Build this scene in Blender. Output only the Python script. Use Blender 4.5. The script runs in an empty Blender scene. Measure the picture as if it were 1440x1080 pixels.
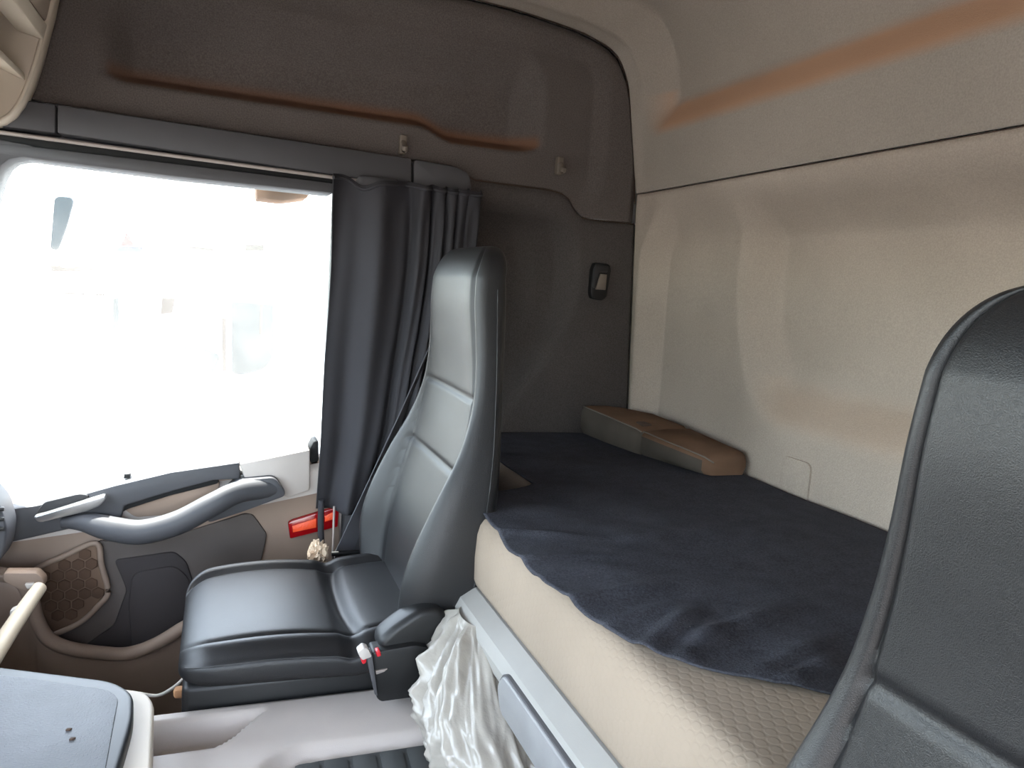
import bpy, bmesh, math, random
from mathutils import Vector, Matrix, noise
random.seed(7)
S = bpy.context.scene
COL = S.collection

# ------------------------------------------------------------------ camera
CAM = Vector((0.0, 0.0, 1.25))
FPX = 1070.0
RX = Vector((0.93288382, 0.02412287, 0.3593687))     # world X (towards the rear) in camera axes
RY = Vector((-0.35277332, -0.14007176, 0.92516533))  # world Y (towards the far door)
RZ = Vector((0.07265505, -0.98984746, -0.12216077))  # world Z (up)
cam = bpy.data.cameras.new('camera'); co = bpy.data.objects.new('camera', cam); COL.objects.link(co)
cam.sensor_width = 36.0; cam.lens = 36.0 * FPX / 1440.0; cam.clip_start = 0.02; cam.clip_end = 200
m = Matrix(((RX[0], -RX[1], -RX[2], CAM[0]), (RY[0], -RY[1], -RY[2], CAM[1]), (RZ[0], -RZ[1], -RZ[2], CAM[2]), (0, 0, 0, 1)))
co.matrix_world = m
S.camera = co

# ------------------------------------------------------------------ light
w = bpy.data.worlds.new('sky'); S.world = w; w.use_nodes = True
nt = w.node_tree; nt.nodes.clear()
out = nt.nodes.new('ShaderNodeOutputWorld'); bg = nt.nodes.new('ShaderNodeBackground')
sky = nt.nodes.new('ShaderNodeTexSky'); sky.sky_type = 'NISHITA'; sky.sun_disc = False
sky.sun_elevation = math.radians(62); sky.sun_rotation = math.radians(20); sky.dust_density = 1.8; sky.air_density = 1.0
hz = nt.nodes.new('ShaderNodeMixRGB'); hz.inputs[0].default_value = 0.42
hz.inputs[2].default_value = (5.3, 5.2, 5.05, 1)
nt.links.new(sky.outputs[0], hz.inputs[1]); nt.links.new(hz.outputs[0], bg.inputs[0])
bg.inputs[1].default_value = 1.0
nt.links.new(bg.outputs[0], out.inputs[0])
sl = bpy.data.lights.new('sun', 'SUN'); sl.energy = 15.0; sl.angle = math.radians(0.6); sl.color = (1.0, 0.965, 0.92)
so = bpy.data.objects.new('sun', sl); COL.objects.link(so)
sd = Vector((-0.22, 0.38, 0.90)).normalized()          # towards the sun: far side, a little to the front, high
so.rotation_euler = sd.to_track_quat('Z', 'Y').to_euler()
so.location = (-1, 3, 6)
S.view_settings.view_transform = 'Standard'; S.view_settings.look = 'None'
S.view_settings.exposure = 1.3; S.view_settings.gamma = 1.0; S.view_settings.use_curve_mapping = False
S.cycles.max_bounces = 8; S.cycles.diffuse_bounces = 5; S.cycles.glossy_bounces = 4
S.cycles.transparent_max_bounces = 12; S.cycles.transmission_bounces = 6

# ------------------------------------------------------------------ helpers
def ray(px, py):
    d = Vector((px - 720.0, py - 540.0, FPX))
    return Vector((RX.dot(d), RY.dot(d), RZ.dot(d)))
def at(px, py, ax, val):
    """a point seen at a photograph pixel, on the plane where coordinate ax equals val"""
    d = ray(px, py); return CAM + d * ((val - CAM[ax]) / d[ax])
def xz(pts, y):
    r = []
    for p in pts:
        q = at(p[0], p[1], 1, y); r.append((q.x, q.z))
    return r
def lerp(a, b, t): return a + (b - a) * t
def sst(a, b, x):
    t = min(1.0, max(0.0, (x - a) / (b - a))); return t * t * (3 - 2 * t)
def lr(a, b, x, k=0.30):
    """ramp from 0 at a to 1 at b, straight in the middle, softened at both ends"""
    t = min(1.0, max(0.0, (x - a) / (b - a))); return (1 - k) * t + k * t * t * (3 - 2 * t) if k < 1 else t
def key(xs, ys, x):
    if x <= xs[0]: return ys[0]
    for i in range(len(xs) - 1):
        if x <= xs[i + 1]:
            t = (x - xs[i]) / (xs[i + 1] - xs[i]); return ys[i] + (ys[i + 1] - ys[i]) * t
    return ys[-1]
def skey(xs, ys, x):
    """smooth interpolation (Catmull-Rom with finite differences)"""
    n = len(xs)
    if x <= xs[0]: return ys[0]
    if x >= xs[-1]: return ys[-1]
    for i in range(n - 1):
        if x <= xs[i + 1]: break
    h = xs[i + 1] - xs[i]; t = (x - xs[i]) / h
    def sl_(k):
        if k == 0: return (ys[1] - ys[0]) / (xs[1] - xs[0])
        if k == n - 1: return (ys[-1] - ys[-2]) / (xs[-1] - xs[-2])
        return (ys[k + 1] - ys[k - 1]) / (xs[k + 1] - xs[k - 1])
    a, b = ys[i], ys[i + 1]; ma, mb = sl_(i) * h, sl_(i + 1) * h
    t2, t3 = t * t, t * t * t
    return (2*t3 - 3*t2 + 1) * a + (t3 - 2*t2 + t) * ma + (-2*t3 + 3*t2) * b + (t3 - t2) * mb
def spath(pts, n=8):
    """Catmull-Rom polyline"""
    P = [Vector(p) for p in pts]; r = []
    for i in range(len(P) - 1):
        p0 = P[max(i - 1, 0)]; p1 = P[i]; p2 = P[i + 1]; p3 = P[min(i + 2, len(P) - 1)]
        for k in range(n):
            t = k / n
            r.append(0.5 * ((2 * p1) + (p2 - p0) * t + (2*p0 - 5*p1 + 4*p2 - p3) * t * t + (3*p1 - p0 - 3*p2 + p3) * t ** 3))
    r.append(P[-1]); return r
def link(me, name, mat=None, parent=None, smooth=None):
    o = bpy.data.objects.new(name, me); COL.objects.link(o)
    if mat: me.materials.append(mat)
    if smooth is True:
        for p in me.polygons: p.use_smooth = True
    if parent:
        o.parent = parent
        o.matrix_parent_inverse = Matrix.Translation(parent.location).inverted()
    return o
def frombm(bm, name, mat, parent=None, smooth=True, angle=40):
    bmesh.ops.recalc_face_normals(bm, faces=bm.faces[:])
    me = bpy.data.meshes.new(name); bm.to_mesh(me); bm.free()
    o = link(me, name, mat, parent)
    for p in me.polygons: p.use_smooth = smooth
    if smooth:
        try: me.set_sharp_from_angle(angle=math.radians(angle))
        except Exception: pass
    return o
def bev(bm, width, seg=3, angle=30):
    es = [e for e in bm.edges if len(e.link_faces) == 2 and e.calc_face_angle(0) > math.radians(angle)]
    if es: bmesh.ops.bevel(bm, geom=es, offset=width, segments=seg, profile=0.5, affect='EDGES', clamp_overlap=True)
def box(name, a, b, mat, parent=None, bevel=0.004, seg=2):
    bm = bmesh.new(); bmesh.ops.create_cube(bm, size=1.0)
    for v in bm.verts:
        v.co = Vector([lerp(a[i], b[i], v.co[i] + 0.5) for i in range(3)])
    if bevel: bev(bm, bevel, seg)
    return frombm(bm, name, mat, parent)
def prism(name, pts, axis, a0, a1, mat, parent=None, bevel=0.003, seg=2, angle=50):
    """a 2D outline extruded along an axis; the outline holds the other two coordinates in order"""
    bm = bmesh.new()
    def mk(p, a):
        return {0: Vector((a, p[0], p[1])), 1: Vector((p[0], a, p[1])), 2: Vector((p[0], p[1], a))}[axis]
    A = [bm.verts.new(mk(p, a0)) for p in pts]; B = [bm.verts.new(mk(p, a1)) for p in pts]
    n = len(pts)
    bm.faces.new(A); bm.faces.new(B[::-1])
    for i in range(n): bm.faces.new((A[i], A[(i + 1) % n], B[(i + 1) % n], B[i]))
    bmesh.ops.recalc_face_normals(bm, faces=bm.faces[:])
    if bevel: bev(bm, bevel, seg, angle)
    return frombm(bm, name, mat, parent)
def rrect(cx, cy, hx, hy, r, n=6, rot=0.0):
    pts = []
    for k, (sx, sy) in enumerate(((1, 1), (-1, 1), (-1, -1), (1, -1))):
        for i in range(n + 1):
            a = math.radians(90 * k + 90 * i / n)
            x = sx * (hx - r) + r * math.cos(a); y = sy * (hy - r) + r * math.sin(a)
            pts.append((cx + x * math.cos(rot) - y * math.sin(rot), cy + x * math.sin(rot) + y * math.cos(rot)))
    return pts
def rpoly(pts, r, n=5):
    """round the corners of a 2D outline"""
    res = []; N = len(pts)
    for i in range(N):
        p = Vector(pts[i]); a = Vector(pts[i - 1]); b = Vector(pts[(i + 1) % N])
        da, db = a - p, b - p; rr = min(r, da.length * 0.45, db.length * 0.45)
        s, e = p + da.normalized() * rr, p + db.normalized() * rr
        for k in range(n + 1):
            t = k / n; res.append(tuple((1-t)**2 * s + 2*t*(1-t) * p + t*t * e))
    return res
def tube(name, path, r, mat, parent=None, n=12, sx=1.0, up=None, caps=True, closed=False):
    """round or flattened bar along a path; r may be a function of 0..1"""
    P = [Vector(p) for p in path]; bm = bmesh.new(); rings = []
    N = len(P)
    for i, p in enumerate(P):
        t = (P[min(i + 1, N - 1)] - P[max(i - 1, 0)]).normalized()
        u = (up or Vector((0, 0, 1))); u = (u - t * u.dot(t))
        if u.length < 1e-3: u = Vector((1, 0, 0)) - t * t.x
        u.normalize(); s = t.cross(u)
        rad = r(i / (N - 1)) if callable(r) else r
        rings.append([bm.verts.new(p + u * rad * math.cos(2*math.pi*k/n) + s * rad * sx * math.sin(2*math.pi*k/n)) for k in range(n)])
    for i in range(N - 1):
        for k in range(n):
            bm.faces.new((rings[i][k], rings[i][(k+1) % n], rings[i+1][(k+1) % n], rings[i+1][k]))
    if caps:
        bm.faces.new(rings[0]); bm.faces.new(rings[-1][::-1])
    return frombm(bm, name, mat, parent, angle=60)
def ribbon(name, path, wid, thick, mat, parent=None):
    """flat strap: path = [(point, width direction)]"""
    bm = bmesh.new(); R_ = []
    N = len(path)
    for i, (p, wd) in enumerate(path):
        p = Vector(p); wd = Vector(wd).normalized()
        t = (Vector(path[min(i+1, N-1)][0]) - Vector(path[max(i-1, 0)][0])).normalized()
        wd = (wd - t * wd.dot(t)).normalized(); nn = t.cross(wd)
        R_.append([bm.verts.new(p + wd * wid/2 * a + nn * thick/2 * b) for a, b in ((1, 1), (-1, 1), (-1, -1), (1, -1))])
    for i in range(N - 1):
        for k in range(4): bm.faces.new((R_[i][k], R_[i][(k+1) % 4], R_[i+1][(k+1) % 4], R_[i+1][k]))
    bm.faces.new(R_[0]); bm.faces.new(R_[-1][::-1])
    return frombm(bm, name, mat, parent, angle=40)
def loft(name, rows, mat, parent=None, angle=60):
    bm = bmesh.new(); V = [[bm.verts.new(p) for p in r] for r in rows]; n = len(rows[0])
    for i in range(len(V) - 1):
        for k in range(n): bm.faces.new((V[i][k], V[i][(k+1) % n], V[i+1][(k+1) % n], V[i+1][k]))
    for r, rev in ((V[0], False), (V[-1], True)):
        c = sum((v.co for v in r), Vector()) / n; cv = bm.verts.new(c)
        for k in range(n): bm.faces.new((r[k], r[(k+1) % n], cv))
    return frombm(bm, name, mat, parent, angle=angle)
def surf(name, rows, mat, parent=None, thick=0.0, attr=None, angle=70, offset=-1.0):
    """open grid of points; optional thickness; attr = per-vertex dust amount in the same layout"""
    nu, nv = len(rows), len(rows[0])
    verts = [p for r in rows for p in r]
    faces = [(i*nv + j, i*nv + j + 1, (i+1)*nv + j + 1, (i+1)*nv + j) for i in range(nu-1) for j in range(nv-1)]
    me = bpy.data.meshes.new(name); me.from_pydata([tuple(v) for v in verts], [], faces); me.update()
    if attr is not None:
        ca = me.attributes.new('dust', 'FLOAT', 'POINT')
        ca.data.foreach_set('value', [d for r in attr for d in r])
    o = link(me, name, mat, parent, True)
    if thick:
        md = o.modifiers.new('thickness', 'SOLIDIFY'); md.thickness = thick; md.offset = offset
    return o
def empty(name, loc):
    o = bpy.data.objects.new(name, None); COL.objects.link(o); o.location = loc; o.empty_display_size = 0.05; return o
def tag(o, label, cat, group=None, kind=None):
    if label: o['label'] = label
    if cat: o['category'] = cat
    if group: o['group'] = group
    if kind: o['kind'] = kind
    return o
def struct(o, label=None):
    o['kind'] = 'structure'
    if label: o['label'] = label
    return o

# ------------------------------------------------------------------ materials
def lin(r, g, b):
    f = lambda c: (c/255/12.92) if c/255 <= 0.04045 else ((c/255 + 0.055)/1.055)**2.4
    return (f(r), f(g), f(b), 1.0)
def mat(name, col, rough=0.5, bump=None, spec=0.5, dust=None, var=0.0, varscale=8.0, metal=0.0, sheen=0.0, speck=None, grain=0.0):
    """bump = (kind, scale, strength, distance); dust = (colour, amount) read from the 'dust' attribute;
    var = soft colour variation from wear and dirt; speck = (colour, scale, threshold)"""
    M = bpy.data.materials.new(name); M.use_nodes = True; N = M.node_tree.nodes; L = M.node_tree.links
    P = N['Principled BSDF']
    P.inputs['Roughness'].default_value = rough; P.inputs['Metallic'].default_value = metal
    P.inputs['Specular IOR Level'].default_value = spec
    if sheen: P.inputs['Sheen Weight'].default_value = sheen
    tc = N.new('ShaderNodeTexCoord'); src = tc.outputs['Object']
    rgb = N.new('ShaderNodeRGB'); rgb.outputs[0].default_value = col; c = rgb.outputs[0]
    if var:
        nz = N.new('ShaderNodeTexNoise'); nz.inputs['Scale'].default_value = varscale; nz.inputs['Detail'].default_value = 5
        L.new(src, nz.inputs['Vector'])
        mr = N.new('ShaderNodeMapRange'); mr.inputs[1].default_value = 0.3; mr.inputs[2].default_value = 0.7
        mr.inputs[3].default_value = 1 - var; mr.inputs[4].default_value = 1 + var
        L.new(nz.outputs[0], mr.inputs[0])
        vm = N.new('ShaderNodeVectorMath'); vm.operation = 'SCALE'
        L.new(c, vm.inputs[0]); L.new(mr.outputs[0], vm.inputs['Scale']); c = vm.outputs[0]
    if grain:
        ng = N.new('ShaderNodeTexNoise'); ng.inputs['Scale'].default_value = 330; ng.inputs['Detail'].default_value = 2
        L.new(src, ng.inputs['Vector'])
        mg = N.new('ShaderNodeMapRange'); mg.inputs[1].default_value = 0.3; mg.inputs[2].default_value = 0.7
        mg.inputs[3].default_value = 1 - grain; mg.inputs[4].default_value = 1 + grain
        L.new(ng.outputs[0], mg.inputs[0])
        vg = N.new('ShaderNodeVectorMath'); vg.operation = 'SCALE'
        L.new(c, vg.inputs[0]); L.new(mg.outputs[0], vg.inputs['Scale']); c = vg.outputs[0]
    if dust:
        at_ = N.new('ShaderNodeAttribute'); at_.attribute_name = 'dust'
        n2 = N.new('ShaderNodeTexNoise'); n2.inputs['Scale'].default_value = 9; n2.inputs['Detail'].default_value = 4
        L.new(src, n2.inputs['Vector'])
        m1 = N.new('ShaderNodeMath'); m1.operation = 'MULTIPLY_ADD'; m1.inputs[1].default_value = 0.5; m1.inputs[2].default_value = 0.7
        L.new(n2.outputs[0], m1.inputs[0])
        m2 = N.new('ShaderNodeMath'); m2.operation = 'MULTIPLY'; m2.use_clamp = True
        L.new(at_.outputs['Fac'], m2.inputs[0]); L.new(m1.outputs[0], m2.inputs[1])
        m3 = N.new('ShaderNodeMath'); m3.operation = 'MULTIPLY'; m3.inputs[1].default_value = dust[1]; L.new(m2.outputs[0], m3.inputs[0])
        mx = N.new('ShaderNodeMixRGB'); mx.inputs[2].default_value = dust[0]
        L.new(m3.outputs[0], mx.inputs[0]); L.new(c, mx.inputs[1]); c = mx.outputs[0]
    if speck:
        v = N.new('ShaderNodeTexVoronoi'); v.inputs['Scale'].default_value = speck[1]; L.new(src, v.inputs['Vector'])
        lt = N.new('ShaderNodeMath'); lt.operation = 'LESS_THAN'; lt.inputs[1].default_value = speck[2]
        L.new(v.outputs['Distance'], lt.inputs[0])
        mx = N.new('ShaderNodeMixRGB'); mx.inputs[2].default_value = speck[0]
        L.new(lt.outputs[0], mx.inputs[0]); L.new(c, mx.inputs[1]); c = mx.outputs[0]
    L.new(c, P.inputs['Base Color'])
    if bump:
        kind, sc, st, dist = bump
        if kind == 'leather':
            t = N.new('ShaderNodeTexVoronoi'); t.feature = 'DISTANCE_TO_EDGE'; t.inputs['Scale'].default_value = sc
            wz = N.new('ShaderNodeTexNoise'); wz.inputs['Scale'].default_value = sc * 0.35; wz.inputs['Detail'].default_value = 3
            L.new(src, wz.inputs['Vector'])
            ad = N.new('ShaderNodeMixRGB'); ad.blend_type = 'ADD'; ad.inputs[0].default_value = 0.006
            L.new(src, ad.inputs[1]); L.new(wz.outputs['Color'], ad.inputs[2]); L.new(ad.outputs[0], t.inputs['Vector'])
            h = t.outputs['Distance']
            cl = N.new('ShaderNodeMath'); cl.operation = 'MINIMUM'; cl.inputs[1].default_value = 0.25; L.new(h, cl.inputs[0]); h = cl.outputs[0]
        elif kind == 'hex':
            t = N.new('ShaderNodeTexVoronoi'); t.feature = 'DISTANCE_TO_EDGE'; t.inputs['Scale'].default_value = sc
            t.inputs['Randomness'].default_value = 0.35
            L.new(src, t.inputs['Vector'])
            cl = N.new('ShaderNodeMath'); cl.operation = 'MINIMUM'; cl.inputs[1].default_value = 0.2; L.new(t.outputs['Distance'], cl.inputs[0]); h = cl.outputs[0]
        elif kind == 'tri':
            sx_ = N.new('ShaderNodeSeparateXYZ'); L.new(src, sx_.inputs[0])
            ad2 = N.new('ShaderNodeMath'); L.new(sx_.outputs['X'], ad2.inputs[0]); L.new(sx_.outputs['Z'], ad2.inputs[1])
            h = None; K = 2 * math.pi / sc
            for cu, cv_ in ((1.0, 0.0), (0.5, 0.866), (0.5, -0.866)):
                a1 = N.new('ShaderNodeMath'); a1.operation = 'MULTIPLY'; a1.inputs[1].default_value = K * cu; L.new(sx_.outputs['Y'], a1.inputs[0])
                a2 = N.new('ShaderNodeMath'); a2.operation = 'MULTIPLY_ADD'; a2.inputs[1].default_value = K * cv_; L.new(ad2.outputs[0], a2.inputs[0]); L.new(a1.outputs[0], a2.inputs[2])
                a3 = N.new('ShaderNodeMath'); a3.operation = 'COSINE'; L.new(a2.outputs[0], a3.inputs[0])
                if h is None: h = a3.outputs[0]
                else:
                    a4 = N.new('ShaderNodeMath'); L.new(h, a4.inputs[0]); L.new(a3.outputs[0], a4.inputs[1]); h = a4.outputs[0]
            cl = N.new('ShaderNodeClamp'); cl.inputs[1].default_value = -1.3; cl.inputs[2].default_value = -0.3; L.new(h, cl.inputs[0]); h = cl.outputs[0]
        elif kind == 'weave':
            h = None
            for d in ('X', 'Y', 'Z'):
                wv = N.new('ShaderNodeTexWave'); wv.bands_direction = d; wv.inputs['Scale'].default_value = sc; wv.inputs['Distortion'].default_value = 1.5
                L.new(src, wv.inputs['Vector'])
                if h is None: h = wv.outputs['Fac']
                else:
                    a_ = N.new('ShaderNodeMath'); a_.operation = 'ADD'; L.new(h, a_.inputs[0]); L.new(wv.outputs['Fac'], a_.inputs[1]); h = a_.outputs[0]
        else:
            t = N.new('ShaderNodeTexNoise'); t.inputs['Scale'].default_value = sc; t.inputs['Detail'].default_value = 4
            L.new(src, t.inputs['Vector']); h = t.outputs[0]
        b = N.new('ShaderNodeBump'); b.inputs['Strength'].default_value = st; b.inputs['Distance'].default_value = dist
        L.new(h, b.inputs['Height']); L.new(b.outputs[0], P.inputs['Normal'])
    return M
DUST = lin(192, 156, 126)
M = {
 'wall_dark': mat('wall_dark', lin(100, 93, 90), 0.95, ('noise', 420, 0.35, 0.002), 0.15, (lin(126, 88, 64), 0.7), 0.06, 6, grain=0.22),
 'wall_dark_shaded': mat('wall_dark_shaded', lin(82, 77, 75), 0.95, ('noise', 420, 0.35, 0.002), 0.15, None, 0.08, 5, grain=0.22),  # wall_dark fabric again, with the shade of the rear corner put into its colour
 'wall_light': mat('wall_light', lin(175, 162, 150), 0.95, ('noise', 420, 0.35, 0.002), 0.15, (DUST, 0.28), 0.05, 5, grain=0.10),
 'head': mat('head', lin(164, 154, 144), 0.95, ('noise', 420, 0.35, 0.002), 0.15, (lin(196, 154, 124), 0.85), 0.04, 5, grain=0.10),
 'seam': mat('seam', lin(78, 62, 52), 0.9),
 'trim': mat('trim', lin(78, 77, 80), 0.55, ('noise', 700, 0.15, 0.001), 0.4, None, 0.05, 6),
 'trim_dark': mat('trim_dark', lin(46, 45, 47), 0.5, ('noise', 700, 0.15, 0.001), 0.4),
 'rail': mat('rail', lin(160, 150, 145), 0.4, None, 0.5, None, 0, 8, 0.3),
 'rubber': mat('rubber', lin(28, 28, 29), 0.75, None, 0.3),
 'door_beige': mat('door_beige', lin(150, 130, 116), 0.6, ('noise', 600, 0.2, 0.001), 0.35, None, 0.08, 7),
 'door_dark': mat('door_dark', lin(92, 84, 80), 0.7, ('noise', 600, 0.2, 0.001), 0.3, None, 0.08, 9),
 'door_pocket': mat('door_pocket', lin(62, 57, 57), 0.75, ('noise', 600, 0.2, 0.001), 0.3),
 'armrest': mat('armrest', lin(78, 78, 82), 0.55, ('noise', 700, 0.2, 0.001), 0.45, None, 0.05, 8),
 'silver': mat('silver', lin(190, 190, 192), 0.3, None, 0.5, None, 0, 8, 0.85),
 'grille': mat('grille', lin(118, 96, 80), 0.75, None, 0.3),
 'cell': mat('cell', lin(94, 74, 61), 0.85, ('noise', 900, 0.4, 0.001), 0.2),
 'leather': mat('leather', lin(25, 25, 27), 0.41, ('leather', 560, 0.28, 0.0013), 0.55, None, 0.12, 9),
 'stitch': mat('stitch', lin(46, 46, 47), 0.6),
 'black': mat('black', lin(24, 24, 25), 0.45, None, 0.45),
 'rust': mat('rust', lin(156, 116, 84), 0.8, ('noise', 90, 0.4, 0.002), 0.3, None, 0.3, 40),
 'red': mat('red', lin(200, 36, 48), 0.35, None, 0.5),
 'clear': mat('clear', lin(190, 182, 176), 0.4, None, 0.5),
 'lens': mat('lens', lin(150, 14, 20), 0.15, None, 0.6),
 'lens_lit': mat('lens_lit', lin(255, 90, 50), 0.25, ('noise', 260, 0.8, 0.002), 0.7),
 'mattress': mat('mattress', lin(148, 134, 120), 0.9, ('tri', 0.0125, 0.22, 0.0014), 0.2, None, 0.08, 4),
 'cover': mat('cover', lin(68, 69, 76), 0.95, ('noise', 500, 0.5, 0.002), 0.1, None, 0.12, 30, 0, 0.0, (lin(120, 120, 120), 42, 0.035), grain=0.3),
 'bunk_plastic': mat('bunk_plastic', lin(150, 147, 143), 0.45, ('noise', 700, 0.15, 0.001), 0.4, None, 0.06, 9),
 'bunk_panel': mat('bunk_panel', lin(136, 135, 136), 0.4, ('noise', 700, 0.15, 0.001), 0.4, None, 0.1, 14),
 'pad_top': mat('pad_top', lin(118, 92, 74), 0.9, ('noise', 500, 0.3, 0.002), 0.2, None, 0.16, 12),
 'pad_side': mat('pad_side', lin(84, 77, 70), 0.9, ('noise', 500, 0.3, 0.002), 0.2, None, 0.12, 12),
 'curtain': mat('curtain', lin(62, 61, 65), 0.85, ('weave', 700, 0.15, 0.001), 0.2, None, 0.05, 6),
 'belt': mat('belt', lin(88, 88, 93), 0.7, ('weave', 900, 0.3, 0.001), 0.3),
 'tunnel': mat('tunnel', lin(190, 181, 175), 0.5, ('noise', 600, 0.2, 0.001), 0.4, None, 0.08, 7),
 'mat': mat('mat', lin(66, 68, 68), 0.7, ('noise', 500, 0.3, 0.001), 0.3, None, 0.12, 20),
 'tray_pad': mat('tray_pad', lin(104, 106, 110), 0.55, ('hex', 230, 0.8, 0.002), 0.4, None, 0.1, 14),
 'tray_frame': mat('tray_frame', lin(34, 35, 38), 0.42, None, 0.45),
 'beige': mat('beige', lin(206, 194, 178), 0.5, ('noise', 600, 0.15, 0.001), 0.4, None, 0.05, 8),
 'cream': mat('cream', lin(214, 202, 182), 0.45, None, 0.4, None, 0.05, 8),
 'shelf_in': mat('shelf_in', lin(170, 156, 142), 0.6, ('noise', 600, 0.2, 0.001), 0.3),
 'hook': mat('hook', lin(118, 108, 98), 0.5, None, 0.4),
 'floor': mat('floor', lin(56, 50, 47), 0.9, ('noise', 300, 0.4, 0.002), 0.2, None, 0.15, 9),
 'dash': mat('dash', lin(72, 72, 75), 0.6, ('noise', 500, 0.2, 0.001), 0.35),
 'paper': mat('paper', lin(206, 184, 160), 0.8, None, 0.2, None, 0.15, 30),
 'cable': mat('cable', lin(200, 194, 188), 0.5),
 'paint_white': mat('paint_white', lin(205, 207, 208), 0.35, None, 0.4),
 'paint_blue': mat('paint_blue', lin(24, 36, 74), 0.6, None, 0.1),
 'paint_red': mat('paint_red', lin(110, 10, 18), 0.6, None, 0.1),
 'outer_glass': mat('outer_glass', lin(24, 40, 45), 0.5, None, 0.12),
 'ground': mat('ground', lin(116, 111, 106), 0.95, ('noise', 3, 0.4, 0.05), 0.1, None, 0.1, 0.6),
 'outer_trim': mat('outer_trim', lin(52, 46, 42), 0.7, None, 0.1),
 'skin_outer': mat('skin_outer', lin(225, 225, 225), 0.3),
}
def dusty_glass(name, film):
    G = bpy.data.materials.new(name); G.use_nodes = True; N = G.node_tree.nodes; L = G.node_tree.links
    N.clear(); o = N.new('ShaderNodeOutputMaterial')
    tr = N.new('ShaderNodeBsdfTransparent'); tr.inputs[0].default_value = (0.94, 0.97, 0.96, 1)
    gl = N.new('ShaderNodeBsdfGlossy'); gl.inputs['Roughness'].default_value = 0.02
    df = N.new('ShaderNodeBsdfTranslucent'); df.inputs[0].default_value = (0.9, 0.86, 0.8, 1)
    lw0 = N.new('ShaderNodeLayerWeight'); lw0.inputs[0].default_value = 0.5
    lw = N.new('ShaderNodeMath'); lw.operation = 'POWER'; lw.inputs[1].default_value = 4.0; L.new(lw0.outputs['Facing'], lw.inputs[0])
    lw1 = N.new('ShaderNodeMath'); lw1.operation = 'MULTIPLY_ADD'; lw1.inputs[1].default_value = 0.5; lw1.inputs[2].default_value = 0.03; L.new(lw.outputs[0], lw1.inputs[0]); lw = lw1
    a = N.new('ShaderNodeMixShader'); b = N.new('ShaderNodeMixShader')
    L.new(lw.outputs[0], a.inputs[0]); L.new(tr.outputs[0], a.inputs[1]); L.new(gl.outputs[0], a.inputs[2])
    nz = N.new('ShaderNodeTexNoise'); nz.inputs['Scale'].default_value = 5; nz.inputs['Detail'].default_value = 6
    tc = N.new('ShaderNodeTexCoord'); L.new(tc.outputs['Object'], nz.inputs['Vector'])
    mr = N.new('ShaderNodeMapRange'); mr.inputs[1].default_value = 0.3; mr.inputs[2].default_value = 0.75
    mr.inputs[3].default_value = film * 0.5; mr.inputs[4].default_value = film * 1.6
    L.new(nz.outputs[0], mr.inputs[0]); L.new(mr.outputs[0], b.inputs[0])
    L.new(a.outputs[0], b.inputs[1]); L.new(df.outputs[0], b.inputs[2]); L.new(b.outputs[0], o.inputs[0])
    return G
M['glass'] = dusty_glass('glass', 0.04)
M['windscreen'] = dusty_glass('windscreen', 0.05)
def bag_material():
    G = mat('bag', lin(190, 184, 175), 0.2, ('noise', 40, 0.6, 0.006), 0.9, None, 0.06, 14)
    P = G.node_tree.nodes['Principled BSDF']
    N = G.node_tree.nodes; L = G.node_tree.links
    t = N.new('ShaderNodeBsdfTranslucent'); t.inputs[0].default_value = lin(205, 196, 184)
    x = N.new('ShaderNodeMixShader'); x.inputs[0].default_value = 0.35
    o = N['Material Output']; L.new(P.outputs[0], x.inputs[1]); L.new(t.outputs[0], x.inputs[2]); L.new(x.outputs[0], o.inputs[0])
    return G
M['bag'] = bag_material()
def add_translucency(G, col, f):
    N = G.node_tree.nodes; L = G.node_tree.links
    t = N.new('ShaderNodeBsdfTranslucent'); t.inputs[0].default_value = col
    x = N.new('ShaderNodeMixShader'); x.inputs[0].default_value = f
    L.new(N['Principled BSDF'].outputs[0], x.inputs[1]); L.new(t.outputs[0], x.inputs[2]); L.new(x.outputs[0], N['Material Output'].inputs[0])
add_translucency(M['curtain'], lin(120, 120, 112), 0.06)

# ================================================================== the cab shell
YS = 1.97                                           # inner face of the far side wall
YN = -0.42                                          # inner face of the near side wall
# upper edge of the far side panel = section of the headliner behind it
HL = [(1.103, 1.52), (1.092, 1.60), (1.071, 1.714), (1.053, 1.816), (1.040, 1.858), (1.012, 1.905), (0.979, 1.929),
      (0.93, 1.945), (0.881, 1.956), (0.743, 1.972), (0.635, 1.978), (0.40, 1.984), (0.0, 1.985), (-0.45, 1.975), (-0.80, 1.93)]
def zhigh(x):
    pts = HL[::-1]
    return key([p[0] for p in pts], [p[1] for p in pts], x)
ZL = xz([(-30, 128), (50, 142), (480, 208), (640, 235), (667, 253), (773, 267), (790, 272), (800, 280), (808, 296), (817, 306), (832, 309), (893, 315)], YS)
ZL = [(-0.85, 1.585)] + ZL
def zlow(x): return key([p[0] for p in ZL], [p[1] for p in ZL], x)
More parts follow.
